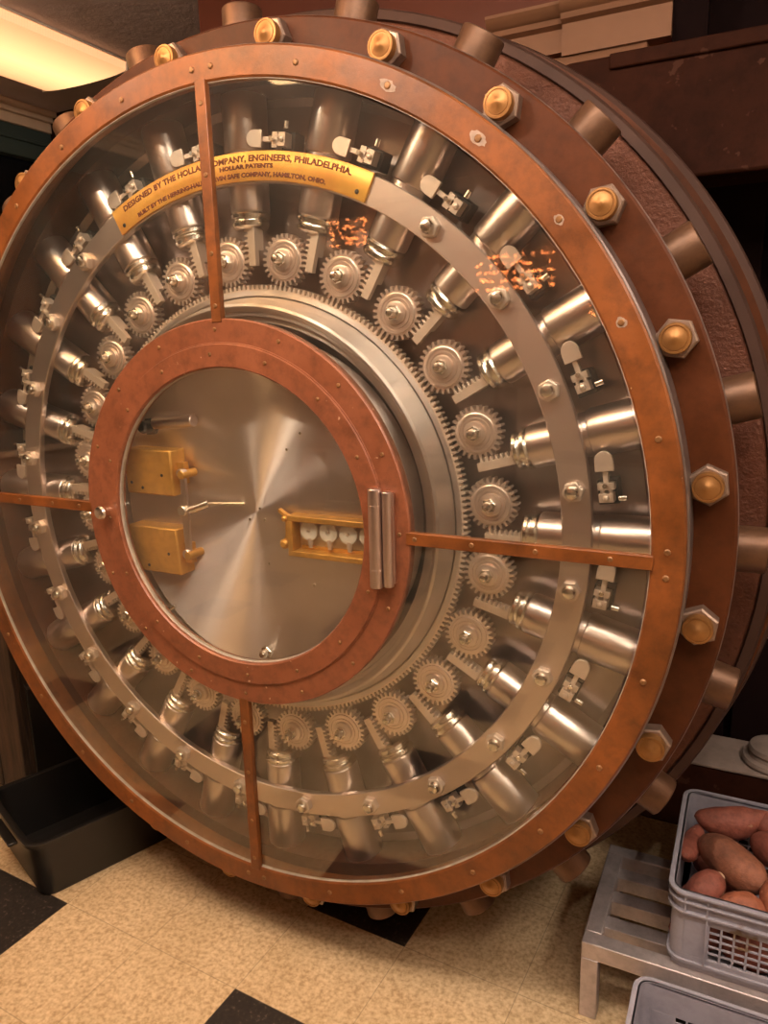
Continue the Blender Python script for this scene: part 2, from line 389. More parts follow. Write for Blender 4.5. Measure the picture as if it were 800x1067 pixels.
# flange, body barrel and stepped rings behind
fl = dp('flange', MB().lathe([(.95, -.105), (.95, -.0925), (1.0, -.0915), (1.074, -.0915), (1.0787, -.096), (1.0787, -.112), (1.070, -.118), (1.05, -.118), (1.05, -.30), (.95, -.30)], NA, closed=True), brown, label='dark brown flange ring behind the copper ring')
sp_('flange_edge', MB().lathe([(1.0790, -.097), (1.0805, -.099), (1.0805, -.109), (1.0790, -.111)], NA, closed=True), edge_steel, fl)
dp('rough_band', MB().lathe([(1.045, -.60), (1.045, -.285), (1.05, -.28), (1.125, -.275), (1.13, -.28), (1.13, -.60)], NA, closed=True), rough_copper, label='rough copper coloured step behind the bolts')
dp('grey_step', MB().lathe([(1.126, -.60), (1.126, -.285), (1.132, -.272), (1.150, -.275), (1.156, -.285), (1.156, -.60)], NA, closed=True), greyring)
dp('groove_step', MB().lathe([(1.150, -.60), (1.150, -.37), (1.170, -.37), (1.170, -.60)], NA, closed=True), brown)
dp('outer_step', MB().lathe([(1.165, -.66), (1.165, -.445), (1.17, -.44), (1.186, -.45), (1.190, -.46), (1.190, -.655), (1.185, -.66)], NA, closed=True), greyring, label='outermost grey brown ring')
dp('body_plug', MB().lathe([(0.01, -.70), (.9, -.70), (1.12, -.68), (1.14, -.655), (1.14, -.5), (.01, -.5)], 96, closed=True), wall_back_m)
# back plate and inner wall of the recess
dp('back_plate', MB().lathe([(.02, -.235), (.02, -.205), (.935, -.205), (.952, -.190), (.952, -.105), (.96, -.105), (.96, -.235)], NA, closed=True), backplate_m, label='brushed steel plate behind the bolts')

# flange nuts
nut = dp('flange_nut', MB().hexn((1.033, 0), .0375, -.0925, -.062, PI/6), nutgrey)
cap = sp_('stud_cap', MB().dome((1.033, 0), [(.0275, -.063), (.0275, -.0475), (.0265, -.0455), (.023, -.0450), (.0225, -.0462), (.0205, -.0462), (.020, -.0448), (.010, -.0430), (.0065, -.0405), (.002, -.0392)], 28), brass_cap, nut, label='brass stud end')
ring_copies(nut, [cap], [7.5+15*k for k in range(24)])

# locking bolts
ZBOLT = -.148
bz = lambda pts, r0=0: [(x, r) for x, r in pts]
bolt = dp('locking_bolt', MB().rod((0, 0, ZBOLT), (1, 0, ZBOLT), [(.700, .040), (.704, .0445), (.71, .0455), (.94, .0455), (.955, .0455)], 32), steel)
col_ = sp_('bolt_collar', MB().rod((0, 0, ZBOLT), (1, 0, ZBOLT), [(.664, .022), (.666, .036), (.672, .0425), (.679, .0435), (.683, .040), (.686, .0395), (.690, .0455), (.697, .0465), (.702, .043)], 32), steel_bright, bolt, label='bright ringed collar')
slv = sp_('bolt_sleeve', MB().rod((0, 0, ZBOLT), (1, 0, ZBOLT), [(.828, .046), (.830, .049), (.834, .0505), (.95, .0505)], 32), steel, bolt)
tip = sp_('bolt_tip', MB().rod((0, 0, ZBOLT-.012), (1, 0, ZBOLT-.012), [(1.04, .0445), (1.127, .0445), (1.1295, .0435), (1.131, .041)], 40), bolt_bronze, bolt, label='bronze toned end sticking out of the rim')
ring_copies(bolt, [col_, slv, tip], [15*k for k in range(24)])

# racks
rk = MB(); out = [(.584, -.0255), (.668, -.0255)]; N_ = 7; p = (.668-.590)/N_
for i in range(N_):
    x = .668-p*i
    out += [(x, -.0065), (x-p*.22, -.0065), (x-p*.36, .003), (x-p*.64, .003), (x-p*.78, -.0065)]
out += [(.584, -.0065)]
rk.prism(out, -.136, -.121); rk.box((.62, -.024, -.158), (.668, -.008, -.135)); rack = dp('gear_rack', rk, rackm, bevel=.0006)
ring_copies(rack, [], [15*k for k in range(24)])

# pinions
a5 = math.radians(5.5); pc = (.6*math.cos(a5), .6*math.sin(a5))
def at(c, prof, n=40): return MB().dome(c, prof, n)
pg = MB().gear((0, 0), 26, .0475, .0575, .010, -.152, -.127)
pg.dome((0, 0), [(.043, -.128), (.043, -.1235), (.041, -.1225), (.036, -.1225), (.0355, -.1245), (.033, -.1245), (.0325, -.1215), (.0285, -.1215), (.028, -.1235), (.025, -.1235), (.024, -.116), (.020, -.115)], 40)
pin_o = obj('pinion_gear', pg, steel_turned, door, (0, 0, 0), ang=25)
hub = MB().hexn((0, 0), .0165, -.116, -.104, .2).dome((0, 0), [(.0115, -.104), (.0105, -.098), (.0105, -.092), (.0075, -.086), (.003, -.0845)], 20)
hub_o = obj('pinion_bolt', hub, steel_bright, pin_o, (0, 0, 0))
hub_o.location = (0, 0, 0)
first = True
for k in range(24):
    a = math.radians(5.5+15*k); loc = W((.6*math.cos(a), .6*math.sin(a), 0))-W(BASE)
    if first: po = pin_o; first = False
    else:
        po = pin_o.copy(); C.objects.link(po); h2 = hub_o.copy(); C.objects.link(h2); h2.parent = po
    po.location = loc; po.rotation_euler = (0, -math.radians(15*k+3), 0)

# bull gear drum
dr = dp('bull_gear', MB().gear((0, 0), 262, .5325, .5425, .50, -.152, -.129), rackm)
sp_('drum', MB().lathe([(.529, -.135), (.529, -.1275), (.518, -.1265), (.5165, -.129), (.514, -.129), (.513, -.124), (.505, -.094), (.498, -.074), (.492, -.071), (.486, -.074), (.480, -.084), (.472, -.086), (.470, -.098), (.457, -.10), (.455, -.15)], NA), drum_m, dr, label='turned steel drum inside the toothed ring')
# spun disc
dp('spun_disc', MB().lathe([(.0, -.098), (.10, -.098), (.20, -.098), (.30, -.098), (.418, -.098), (.425, -.103), (.425, -.16)], NA), spun, label='spun steel disc with radiating sheen', fix=False)
dp('stud_nut', MB().hexn((.012, -.366), .017, -.098, -.082, .3).dome((.012, -.366), [(.011, -.082), (.011, -.07), (.007, -.064), (.002, -.063)], 18), steel_bright)
dp('stud_nut', MB().hexn((-.315, .205), .024, -.10, -.085, .1).dome((-.315, .205), [(.016, -.085), (.016, -.062), (.011, -.055), (.003, -.054)], 18), dark_steel)
lg = MB().cyl((-.29, .215, -.08), (-.16, .225, -.08), .016, 16); dp('boss_arm', lg, steel)
rd = MB().cyl((-.40, -.35, -.075), (-.28, -.28, -.085), .006, 12); dp('cranked_rod', rd, steel_bright)

# satin ring with nuts
dp('retaining_ring', MB().lathe([(.757, -.108), (.757, -.094), (.759, -.092), (.816, -.092), (.818, -.094), (.818, -.108)], NA, closed=True), silver, label='flat satin steel ring across the bolts')
rn = dp('ring_nut', MB().hexn((.7865, 0), .0225, -.092, -.076, .15), pale, bevel=.001)
rc = sp_('nut_crown', MB().dome((.7865, 0), [(.0145, -.0765), (.0145, -.070), (.011, -.064), (.005, -.062)], 20), steel_bright, rn)
keep = [7.6+15*k for k in range(24)]
ring_copies(rn, [rc], [a for a in keep if not 64 < a < 117])

# trip levers beside every bolt
A0 = math.radians(4.3)     # local frame: block at angle 0, paddle further on
tl = MB()
def polar(r, a, z=0): return (r*math.cos(a), r*math.sin(a), z)
tb = MB().box((.826, -.030, -.165), (.866, .020, -.125)); lever = dp('trip_lever', tb, black_base, bevel=.002)
blk = MB().box((.832, -.022, -.125), (.860, -.004, -.098)).box((.830, .002, -.125), (.862, .016, -.104)).box((.842, .016, -.118), (.852, .040, -.104))
blk.cyl((.838, -.004, -.108), (.838, .010, -.108), .0045, 12).cyl((.854, -.006, -.108), (.854, .008, -.108), .0045, 12)
blk.dome((.846, -.013), [(.006, -.098), (.006, -.094), (.003, -.092)], 12)
b_o = sp_('lever_bracket', blk, pale, lever, bevel=.001)
th = MB().cyl((.868, -.016, -.11), (.884, -.016, -.11), .0055, 14).cyl((.846, .012, -.104), (.846, .012, -.092), .005, 12); t_o = sp_('adjusting_screw', th, steel_bright, lever)
pts = [(.829, .040), (.829, .058)]+[(.847-.018*math.cos(t), .060+.020*math.sin(t)) for t in [PI*k/14 for k in range(1, 14)]]+[(.865, .058), (.865, .040)]
p_o = sp_('paddle', MB().prism(pts, -.106, -.098), pale, lever, bevel=.001, label='small D-shaped pale nickel paddle')
ring_copies(lever, [b_o, t_o, p_o], [15*k+7.2 for k in range(24)])

# plaque with its engraved lettering
a0, a1 = math.radians(64.3), math.radians(117)
pq = dp('maker_plaque', MB().lathe([(.7605, -.092), (.7605, -.087), (.762, -.086), (.8195, -.086), (.821, -.087), (.821, -.092)], 60, a0, a1, closed=True), plaque_m, label='gilt arc plaque with engraved lettering')
for a in (a0+.03, a1-.025): sp_('plaque_screw', screw(a, .775, -.0865, .005), dark_steel, pq)
def arc_text(txt, size, rad, ac, z, span):
    cu = bpy.data.curves.new('engraved_text', 'FONT'); cu.body = txt; cu.size = size; cu.align_x = 'CENTER'; cu.offset = .0007; cu.resolution_u = 2
    ob = bpy.data.objects.new('tmp', cu); C.objects.link(ob); dg = bpy.context.evaluated_depsgraph_get(); dg.update()
    me = bpy.data.meshes.new_from_object(ob.evaluated_get(dg)); C.objects.unlink(ob); bpy.data.objects.remove(ob)
    xs = [v.co.x for v in me.vertices]; w = max(xs)-min(xs); mid = (max(xs)+min(xs))/2; k = span/w
    mb = MB(); vs = []
    for v in me.vertices:
        a = ac-(v.co.x-mid)*k; r = rad+v.co.y*.95; vs.append((r*math.cos(a), r*math.sin(a), z))
    mb.add(vs, [tuple(p.vertices) for p in me.polygons]); bpy.data.meshes.remove(me)
    o = obj('engraved_text', mb, engr, pq, (0, 0, 0), fix=False)
    s = o.modifiers.new('solid', 'SOLIDIFY'); s.thickness = .0006; s.offset = 0
    return o
arc_text('DESIGNED BY THE HOLLAR COMPANY, ENGINEERS, PHILADELPHIA.', .0185, .8005, math.radians(91), -.0858, math.radians(46.5))
arc_text('HOLLAR PATENTS', .0125, .7865, math.radians(87.2), -.0858, math.radians(10.5))
arc_text('BUILT BY THE HERRING-HALL-MARVIN SAFE COMPANY, HAMILTON, OHIO.', .0135, .7685, math.radians(91.8), -.0858, math.radians(40))

# inner copper frame
inf = dp('inner_frame', MB().lathe([(.356, -.02), (.356, .006), (.359, .010), (.407, .010), (.409, .0065), (.411, .0065), (.412, .004), (.461, .004), (.4636, .001), (.4636, -.022)], NA, closed=True), copper_in, label='inner copper ring round the round window')
for k in range(16):
    a = math.radians(91+22.5*k)
    if k % 2 == 0 or True: sp_('screw', screw(a, .440, .004, .0048), screw_m, inf)
    sp_('screw', screw(a+.04, .386, .010, .0045), screw_m, inf)
sp_('window_seal', MB().lathe([(.3545, -.012), (.3545, .000), (.3565, .000), (.3565, -.012)], NA, closed=True), gasket, inf)
hb = MB().cyl((.392, -.110, .021), (.392, .106, .021), .0145, 28).cyl((.419, -.106, .017), (.419, .100, .017), .0115, 28)
hb.box((.378, -.100, .006), (.432, .096, .013))
for yy in (-.07, .07): hb.cyl((.392, yy-.001, .021), (.392, yy+.001, .021), .0149, 28, .0003)
dp('hinge_barrel', hb, steel, label='pair of steel hinge barrels on the inner ring')
dp('latch_knob', MB().dome((-.392, -.005), [(.010, .006), (.010, .020), (.016, .024), (.018, .034), (.015, .040), (.005, .042)], 24), steel_bright, label='small round steel latch knob')

# glazing bars
w = .0135
def bar(x0, y0, x1, y1): return MB().box((x0, y0, -.010), (x1, y1, .006))
for (b, ss) in ((bar(-w, .455, w, .945), [(0, y) for y in (.49, .60, .76, .90)]), (bar(-w, -.945, w, -.455), [(0, -y) for y in (.52, .66, .80, .91)]),
                (bar(.455, -w, .945, w), [(x, 0) for x in (.475, .60, .73, .87)]), (bar(-.945, -w, -.455, w), [(-x, 0) for x in (.50, .60, .73, .87)])):
    g = dp('glazing_bar', b, copper, bevel=.0015)
    for c in ss: sp_('screw', MB().dome(c, [(.0055, .005), (.0055, .0065), (.004, .0078)], 12), screw_m, g)
# glass
for q in range(4):
    dp('glass_pane', MB().lathe([(.455, -.0085), (.455, -.0035), (.935, -.0035), (.935, -.0085)], 48, q*PI/2+.001, (q+1)*PI/2-.001, closed=True), glass, fix=True)
dp('round_glass_pane', MB().dome((0, 0), [(.352, -.0085), (.352, -.0035)], 120), glass)

# two brass lock boxes with their link
def lockbox(x0, x1, y0, y1, sk):
    mb = MB().box((x0, y0, -.105), (x1, y1, -.045)); mb.xf(lambda p: Vector((p.x+sk*(p.y-y0), p.y, p.z)))
    o = dp('brass_lock_box', mb, brass, bevel=.005)
    for fx, fy in ((.12, .25), (.78, .45), (.35, .15)):
        x = x0+(x1-x0)*fx; y = y0+(y1-y0)*fy; sp_('screw', MB().dome((x, y), [(.0042, -.046), (.0042, -.0438), (.002, -.043)], 10), dark_steel, o)
    sp_('lock_bracket', MB().box((x1-.004, y0+.03, -.085), (x1+.020, y0+.085, -.066)).cyl((x1+.03, y0+.058, -.094), (x1+.03, y0+.058, -.040), .011, 16), brass, o)
    sp_('back_flange', MB().box((x0-.006, y0-.006, -.112), (x1+.045, y1+.008, -.099)), brass, o)
    return o
lockbox(-.372, -.214, .034, .152, -.02)
lockbox(-.378, -.212, -.176, -.052, -.06)
lk = MB().prism([(-.196, -.115), (-.180, -.115), (-.178, -.01), (-.186, .0), (-.178, .01), (-.180, .095), (-.194, .095), (-.196, .01), (-.202, 0), (-.198, -.01)], -.058, -.050)
lk.cyl((-.189, -.115, -.06), (-.189, -.115, -.042), .012, 16).cyl((-.187, .095, -.06), (-.187, .095, -.042), .012, 16); dp('link_arm', lk, steel)
rd = MB().cyl((-.187, 0, -.052), (-.187, 0, -.036), .0135, 20).cyl((-.175, 0, -.055), (-.125, .018, -.07), .010, 16).cyl((-.125, .018, -.07), (-.03, .02, -.092), .004, 12); dp('actuating_rod', rd, steel_bright)
# combination lock case with four wheels
x0, x1, y0, y1 = .112, .372, -.092, .008
cs = MB().box((x0, y1-.014, -.125), (x1, y1, -.062)).box((x0, y0, -.125), (x1, y0+.014, -.062)).box((x0, y0+.014, -.125), (x0+.014, y1-.014, -.062)).box((x1-.014, y0+.014, -.125), (x1, y1-.014, -.062))
case = dp('combination_lock_case', cs, brass, bevel=.002)
sp_('case_back', MB().box((x0+.01, y0+.01, -.125), (x1-.01, y1-.01, -.118)), dark_steel, case)
for i in range(4):
    cx = .160+.0535*i; cy = -.030
    sp_('lock_wheel', MB().dome((cx, cy), [(.024, -.086), (.024, -.082), (.0225, -.081), (.007, -.081), (.006, -.083), (.003, -.083)], 30), white_disc, case, label='white numbered wheel')
    sp_('wheel_pin', MB().cyl((cx+.002, -.066, -.086), (cx+.002, -.048, -.086), .0072, 14).cyl((cx+.002, -.072, -.086), (cx+.002, -.066, -.086), .0055, 14).dome((cx, cy), [(.0035, -.083), (.0035, -.079)], 10), pale, case)
sp_('tumbler_fence', MB().box((x0+.02, -.078, -.112), (x1-.02, -.070, -.092)).box((x0+.02, -.060, -.112), (x1-.05, -.055, -.10)), brass, case)
lv = MB().prism([(.112, .002), (.095, .008), (.080, .018), (.077, .012), (.092, 0), (.098, -.012), (.096, -.045), (.088, -.062), (.092, -.076), (.106, -.078), (.112, -.060)], -.090, -.078)
lv.dome((.096, -.066), [(.012, -.080), (.012, -.070), (.007, -.064)], 16).dome((.097, -.004), [(.007, -.080), (.007, -.072), (.004, -.069)], 14); sp_('lock_lever', lv, brass, case)
for c in ((.012, .010), (.025, -.018), (-.02, -.02), (.03, -.13), (.16, -.17), (.10, .16), (-.04, .02), (.14, .20)):
    dp('disc_screw', MB().dome(c, [(.0035, -.099), (.0035, -.0955), (.0015, -.095)], 10), steel_bright)

# ------------------------------------------------------------------ aluminium dunnage rack
def box_at(o, a, b): return MB().box(tuple(a[i]-o[i] for i in range(3)), tuple(b[i]-o[i] for i in range(3)))
RO = (1.2, -H, -.35); RT = -.99
rack_t = thing('dunnage_rack', 'low scuffed aluminium slatted rack carrying the sweet potato crate', 'rack', RO)
xa, xb, za, zb = .817, 1.80, -.545, -.160; tw = .040
fr = MB()
for a, b in (((xa, RT-.045, zb-tw), (xb, RT, zb)), ((xa, RT-.045, za), (xb, RT, za+tw)), ((xa, RT-.045, za+tw), (xa+tw, RT, zb-tw)), ((xb-tw, RT-.045, za+tw), (xb, RT, zb-tw))): fr.sub(box_at(RO, a, b))
obj('frame', fr, alu, rack_t, RO, bevel=.003)
for i in range(3):
    z = za+.075+.095*i; obj('slat', box_at(RO, (xa+tw-.002, RT-.050, z), (xb-tw+.002, RT-.010, z+.042)), alu, rack_t, RO, bevel=.002)
for x in (xa, xb-tw):
    for z in (za, zb-tw): obj('leg', box_at(RO, (x, -H, z), (x+tw, RT-.045, z+tw)), alu, rack_t, RO, bevel=.002)

# ------------------------------------------------------------------ crates
def crate(origin, w, d, h, label):
    """origin = centre of the base; w along x, d along z"""
    t = thing('crate', label, 'crate', origin)
    hw, hd = w/2, d/2; th = .006; R = .035
    def rr(ins, n=6):
        pts = []
        for cx, cz, s in ((hw-R, hd-R, 0), (-hw+R, hd-R, 1), (-hw+R, -hd+R, 2), (hw-R, -hd+R, 3)):
            for k in range(n+1):
                a = s*PI/2+PI/2*k/n; pts.append((cx+(R-ins)*math.cos(a), cz+(R-ins)*math.sin(a)))
        return pts
    def hoop(mb, y0, y1, o_in, o_out):
        A = rr(o_out); B = rr(o_in); n = len(A); vs = []
        for y in (y0, y1):
            vs += [(x, y, z) for x, z in A]+[(x, y, z) for x, z in B]
        fs = []
        for i in range(n):
            j = (i+1) % n
            fs += [(i, j, 2*n+j, 2*n+i), (n+j, n+i, 3*n+i, 3*n+j), (2*n+i, 2*n+j, 3*n+j, 3*n+i), (j, i, n+i, n+j)]
        mb.add(vs, fs)
    body = MB()
    gx0, gx1, gy0, gy1 = -hw+.085, hw-.085, h*.20, h*.64
    # corner posts and solid bands are hoops; the long walls get an opening for the grid
    hoop(body, .012, gy0, .006+th, .006); hoop(body, gy1, h, .006+th, .006)
    A = rr(.006); B = rr(.006+th); n = len(A)
    def wallseg(i0, i1):
        ids = [k % n for k in range(i0, i1+1)]; m = len(ids); vs = []
        for y in (gy0, gy1): vs += [(A[k][0], y, A[k][1]) for k in ids]+[(B[k][0], y, B[k][1]) for k in ids]
        fs = []
        for i in range(m-1): fs += [(i, i+1, 2*m+i+1, 2*m+i), (m+i+1, m+i, 3*m+i, 3*m+i+1)]
        fs += [(0, 2*m, 3*m, m), (m-1, 2*m-1, 4*m-1, 3*m-1)]
        body.add(vs, fs)
    wallseg(0, 6); wallseg(7, 13); wallseg(14, 20); wallseg(21, 27); wallseg(13, 14); wallseg(27, 28)
    for s in (1, -1):
        zo = s*(hd-.006); zi = s*(hd-.006-th); z0, z1 = min(zo, zi), max(zo, zi)
        body.box((-hw+R, gy0, z0), (gx0, gy1, z1)).box((gx1, gy0, z0), (hw-R, gy1, z1))
    body.box((-hw+.012, .006, -hd+.012), (hw-.012, .014, hd-.012))
    hoop(body, .0, .014, .030, .010)
    o = obj('body', body, plastic_grey, t, origin, bevel=.001)
    rim = MB(); hoop(rim, h-.006, h, .012, -.004); hoop(rim, h-.026, h-.021, .006, -.003); hoop(rim, h-.052, h-.046, .006, -.003); hoop(rim, .020, .028, .006, 0)
    for s in (1, -1):
        for x in (-hw+.035, -hw+.080, 0, hw-.080, hw-.035):
            zo = s*(hd+.002); zi = s*(hd-.008); rim.box((x-.002, h-.050, min(zo, zi)), (x+.002, h-.004, max(zo, zi)))
            if abs(x) > .1 and abs(x) < hw-.05: rim.box((x-.002, .02, min(zo, zi)), (x+.002, h-.050, max(zo, zi)))
        for z in (-hd+.04, hd-.04):
            xo = s*(hw+.002); xi = s*(hw-.008); rim.box((min(xo, xi), h-.050, z-.002), (max(xo, xi), h-.004, z+.002))
    obj('rim', rim, plastic_grey, t, origin, bevel=.0008)
    for s in (1, -1):
        g = MB(); zc = s*(hd-.006-th/2); step = .0245; nx = int((gx1-gx0)/step); ny = 5
        for i in range(nx+1):
            x = gx0+(gx1-gx0)*i/nx; g.box((x-.0022, gy0, zc-.0025), (x+.0022, gy1, zc+.0025))
        for j in range(ny+1):
            y = gy0+(gy1-gy0)*j/ny; g.box((gx0, y-.0018, zc-.002), (gx1, y+.0018, zc+.002))
        obj('grid_panel', g, plastic_grey, t, origin)
    return t
CO = (1.315, RT, -.380)
crate(CO, .63, .42, .20, 'grey plastic crate full of sweet potatoes on the aluminium rack')
CO2 = (1.262, -H, .075)
crate(CO2, .63, .42, .195, 'empty grey plastic crate on the floor in front of the rack')

# sweet potatoes
def potato(cx, cy, cz, L, R, yaw, pitch, bend=.2, seed=0, tail=.0, label='', ends=(0, 0)):
    rnd = random.Random(seed); mb = MB(); nu, nv = 26, 20; vs = []
    def prof(t):       # t -1..1
        q = max(0, 1-abs(t)**2.3); r = q**.62
        if tail and t > .3: r = max(0, r*(1-tail*(t-.3)))
        return r
    off = Vector((rnd.random()*50, rnd.random()*50, rnd.random()*50))
    for i in range(nu+1):
        t = -1+2*i/nu; t = math.copysign(abs(t)**.8, t) if abs(t) > 0 else 0
        x = t*L; r = R*max(prof(t), .06 if 0 < i < nu else 0.03)
        by = bend*R*2.2*(t*t-.3); 
        for j in range(nv):
            a = 2*PI*j/nv; p = Vector((x, by+r*math.cos(a), r*.95*math.sin(a)))
            k = noise.noise(p*(.75/R)+off)*.16+noise.noise(p*(2.2/R)+off)*.05
            p += Vector((0, math.cos(a), math.sin(a)))*r*k; vs.append(p)
    fs = [tuple(range(nv))[::-1], tuple(nu*nv+j for j in range(nv))]
    for i in range(nu):
        for j in range(nv): fs.append((i*nv+j, i*nv+(j+1) % nv, (i+1)*nv+(j+1) % nv, (i+1)*nv+j))
    M = Matrix.Rotation(yaw, 3, 'Y') @ Matrix.Rotation(pitch, 3, 'Z')
    mb.add([M @ p for p in vs], fs)
    o = obj('sweet_potato', mb, potato_tan if 'brown' in label and 'fat' in label[:4] else potato_or if 'orange' in label else potato_m, None, (cx, cy, cz), ang=180)
    tag(o, label, 'sweet potato', 'sweet potatoes in the upper crate')
    for e in ends:
        if e: 
            t = MB(); c = M @ Vector((e*L*.985, bend*R*2.2*.66, 0)); d = M @ Vector((e, 0, 0))
            t.rod(c-d*R*.10, c+d*R*.06, [(0, R*.30), (R*.10, R*.24), (R*.16, R*.10)], 12); obj('cut_tip', t, tipm, o, (cx, cy, cz)).location = (0, 0, 0)
    return o
D2 = math.radians
SP = [
 # x, y, z, halflength, radius, yaw(deg about up), pitch, bend, tail, label, ends
 (1.122, -.815, -.350, .092, .050, -38, -4, .05, 0, 'fat brown sweet potato lying on top at the middle of the crate, pale cut end', (1, 0)),
 (1.120, -.800, -.500, .092, .040, 14, 10, .30, .8, 'long reddish sweet potato along the back with an upturned tail', (0, 0)),
 (1.030, -.830, -.405, .085, .027, 82, -6, .25, 0, 'thin bent sweet potato against the left wall of the crate', (0, 0)),
 (1.072, -.838, -.265, .050, .037, 40, 35, .0, 0, 'short sweet potato in the front left corner with a pale broken end', (1, 0)),
 (1.148, -.842, -.235, .052, .036, 12, 0, .05, 0, 'rounded orange sweet potato against the front wall, left one', (0, 0)),
 (1.225, -.820, -.285, .060, .042, 60, 10, .05, 0, 'orange sweet potato at the front right, partly out of frame', (0, 0)),
 (1.225, -.805, -.420, .075, .044, -30, 5, .05, 0, 'reddish sweet potato right of the fat brown one', (0, 0)),
 (1.215, -.795, -.520, .055, .033, 25, 0, .0, 0, 'small sweet potato in the back right of the pile with a pale scar', (0, 0)),
]
LOW = []
for i, (x, z, yaw, L_, R_, nm) in enumerate(((1.06, -.235, 8, .06, .036, 'lowest left'), (1.165, -.225, -10, .065, .038, 'second from left'), (1.28, -.228, 12, .06, .036, 'third from left'), (1.40, -.232, -8, .062, .037, 'fourth from left'), (1.52, -.235, 15, .055, .036, 'rightmost'))):
    LOW.append((x, RT+.014+R_*1.08, z, L_, R_, yaw, 0, .03, 0, 'sweet potato in the bottom layer seen through the crate grid, '+nm, (0, 0)))
for i, (x, z, yaw) in enumerate(((1.08, -.36, 20), (1.22, -.34, -30), (1.36, -.36, 10), (1.10, -.48, -10), (1.25, -.49, 30), (1.42, -.47, -20))):
    LOW.append((x, RT+.014+.044, z, .070, .041, yaw, 0, .05, 0, '', (0, 0)))
for i, s in enumerate(SP+LOW):
    o = potato(s[0], s[1], s[2], s[3], s[4], D2(s[5]), D2(s[6]), s[7], i+3, s[8], s[9] or 'buried sweet potato in the bottom layer under the pile', s[10])
for i, (x, y, z) in enumerate(((1.36, -.83, -.30), (1.37, -.82, -.43), (1.49, -.84, -.36), (1.34, -.85, -.52))):
    potato(x, y, z, .065, .04, D2(40*i), 0, .05, 40+i, 0, 'sweet potato on the right half of the crate, beyond the frame', (0, 0))

# ------------------------------------------------------------------ black bus tub at the left
d1 = Vector((.351, 0, -.936)).normalized(); d2 = Vector((-.936, 0, -.351)).normalized()
tub = thing('black_tub', 'black plastic tub on the floor under the left of the vault door', 'tub', (-.80, -H, -.16))
TOo = Vector((-.80, -H, -.16)); Cn = Vector((-.690, -1.0, .155)); Lr, Wr = .50, .40
ctr = Cn+d1*Lr/2+d2*Wr/2
def tubring(y, ins, R=.045, n=6):
    pts = []; hl, hw = Lr/2-ins, Wr/2-ins
    for cx, cz, s in ((hl-R, hw-R, 0), (-hl+R, hw-R, 1), (-hl+R, -hw+R, 2), (hl-R, -hw+R, 3)):
        for k in range(n+1):
            a = s*PI/2+PI/2*k/n; u, v = cx+R*math.cos(a), cz+R*math.sin(a); p = ctr+d1*u+d2*v; pts.append((p.x-TOo.x, y-TOo.y, p.z-TOo.z))
    return pts
lv_ = [(-1.012, -.006), (-1.0, -.007), (-.997, 0), (-1.0, .012), (-1.022, .016), (-1.19, .032), (-1.192, .06), (-1.2, .055), (-1.2, .030), (-1.19, .024), (-1.03, .008), (-1.016, .006)]
vs = []; nn = 28
for y, ins in lv_: vs += tubring(y, ins, max(.02, .05-ins*.4))
fs = []; K = len(lv_)
for k in range(K):
    l = (k+1) % K
    if k == 6: pass
    for i in range(nn): fs.append((k*nn+i, k*nn+(i+1) % nn, l*nn+(i+1) % nn, l*nn+i))
tb = MB().add(vs, fs); b0 = tubring(-1.192, .058); b1 = tubring(-1.2+.0005, .056)
tb.add(b0, [tuple(range(nn))]); tb.add(b1, [tuple(range(nn))])
obj('shell', tb, bin_black, tub, tuple(TOo))
hd = MB(); p0 = Cn+d2*(Wr*.30); p1 = Cn+d2*(Wr*.70)
q = [p0-d1*.0, p1-d1*.0, p1-d1*.028, p0-d1*.028]
vs = [(p.x-TOo.x, -1.045-TOo.y, p.z-TOo.z) for p in q]+[(p.x-TOo.x, -1.035-TOo.y, p.z-TOo.z) for p in q]
hd.add(vs, [(0, 1, 2, 3), (4, 5, 6, 7), (0, 1, 5, 4), (1, 2, 6, 5), (2, 3, 7, 6), (3, 0, 4, 7)]); obj('handle_lip', hd, bin_black, tub, tuple(TOo), bevel=.003)

# weathered wooden cabinet at the far left behind the tub
WO = (-1.45, -H, -.40)
wc = thing('wooden_cabinet', 'weathered dark wooden cabinet behind the black tub at the left edge', 'cabinet', WO)
xs = [-1.75, -1.60, -1.46, -1.32, -1.185]
for i in range(4): obj('board', box_at(WO, (xs[i]+.004, -H+.02, -.235), (xs[i+1]-.004, -.36, -.21)), wood_m, wc, WO, bevel=.004)
obj('carcass', box_at(WO, (-1.75, -H, -.62), (-1.19, -.37, -.235)), wood_m, wc, WO, bevel=.004)
obj('top_board', box_at(WO, (-1.78, -.37, -.64), (-1.17, -.34, -.19)), wood_m, wc, WO, bevel=.005)
KO = (-1.10, -H, -.55)
kc = thing('shade_panel', 'black panel standing in for the deep shade between the wooden cabinet and the vault door', 'board', KO)  # black panel put where the gap behind the tub lies in shade
a_, b_ = Vector((-1.16, 0, -.235)), Vector((-.93, 0, -.78)); nn_ = Vector((.91, 0, .41))*.02
pq_ = [a_, b_, b_+nn_, a_+nn_]
vs = [(p.x-KO[0], y, p.z-KO[2]) for y in (0, .44) for p in pq_]
kb = MB().add(vs, [(0, 1, 2, 3), (7, 6, 5, 4), (0, 4, 5, 1), (1, 5, 6, 2), (2, 6, 7, 3), (3, 7, 4, 0)])
obj('panel', kb, bin_black, kc, KO, bevel=.002)
vs = [(p.x-KO[0], y, p.z-KO[2]) for y in (.44, .45) for p in [a_-nn_*.4, b_-nn_*.4, b_+nn_*1.4, a_+nn_*1.4]]
obj('top_edge', MB().add(vs, [(0, 1, 2, 3), (7, 6, 5, 4), (0, 4, 5, 1), (1, 5, 6, 2), (2, 6, 7, 3), (3, 7, 4, 0)]), dark_steel, kc, KO)

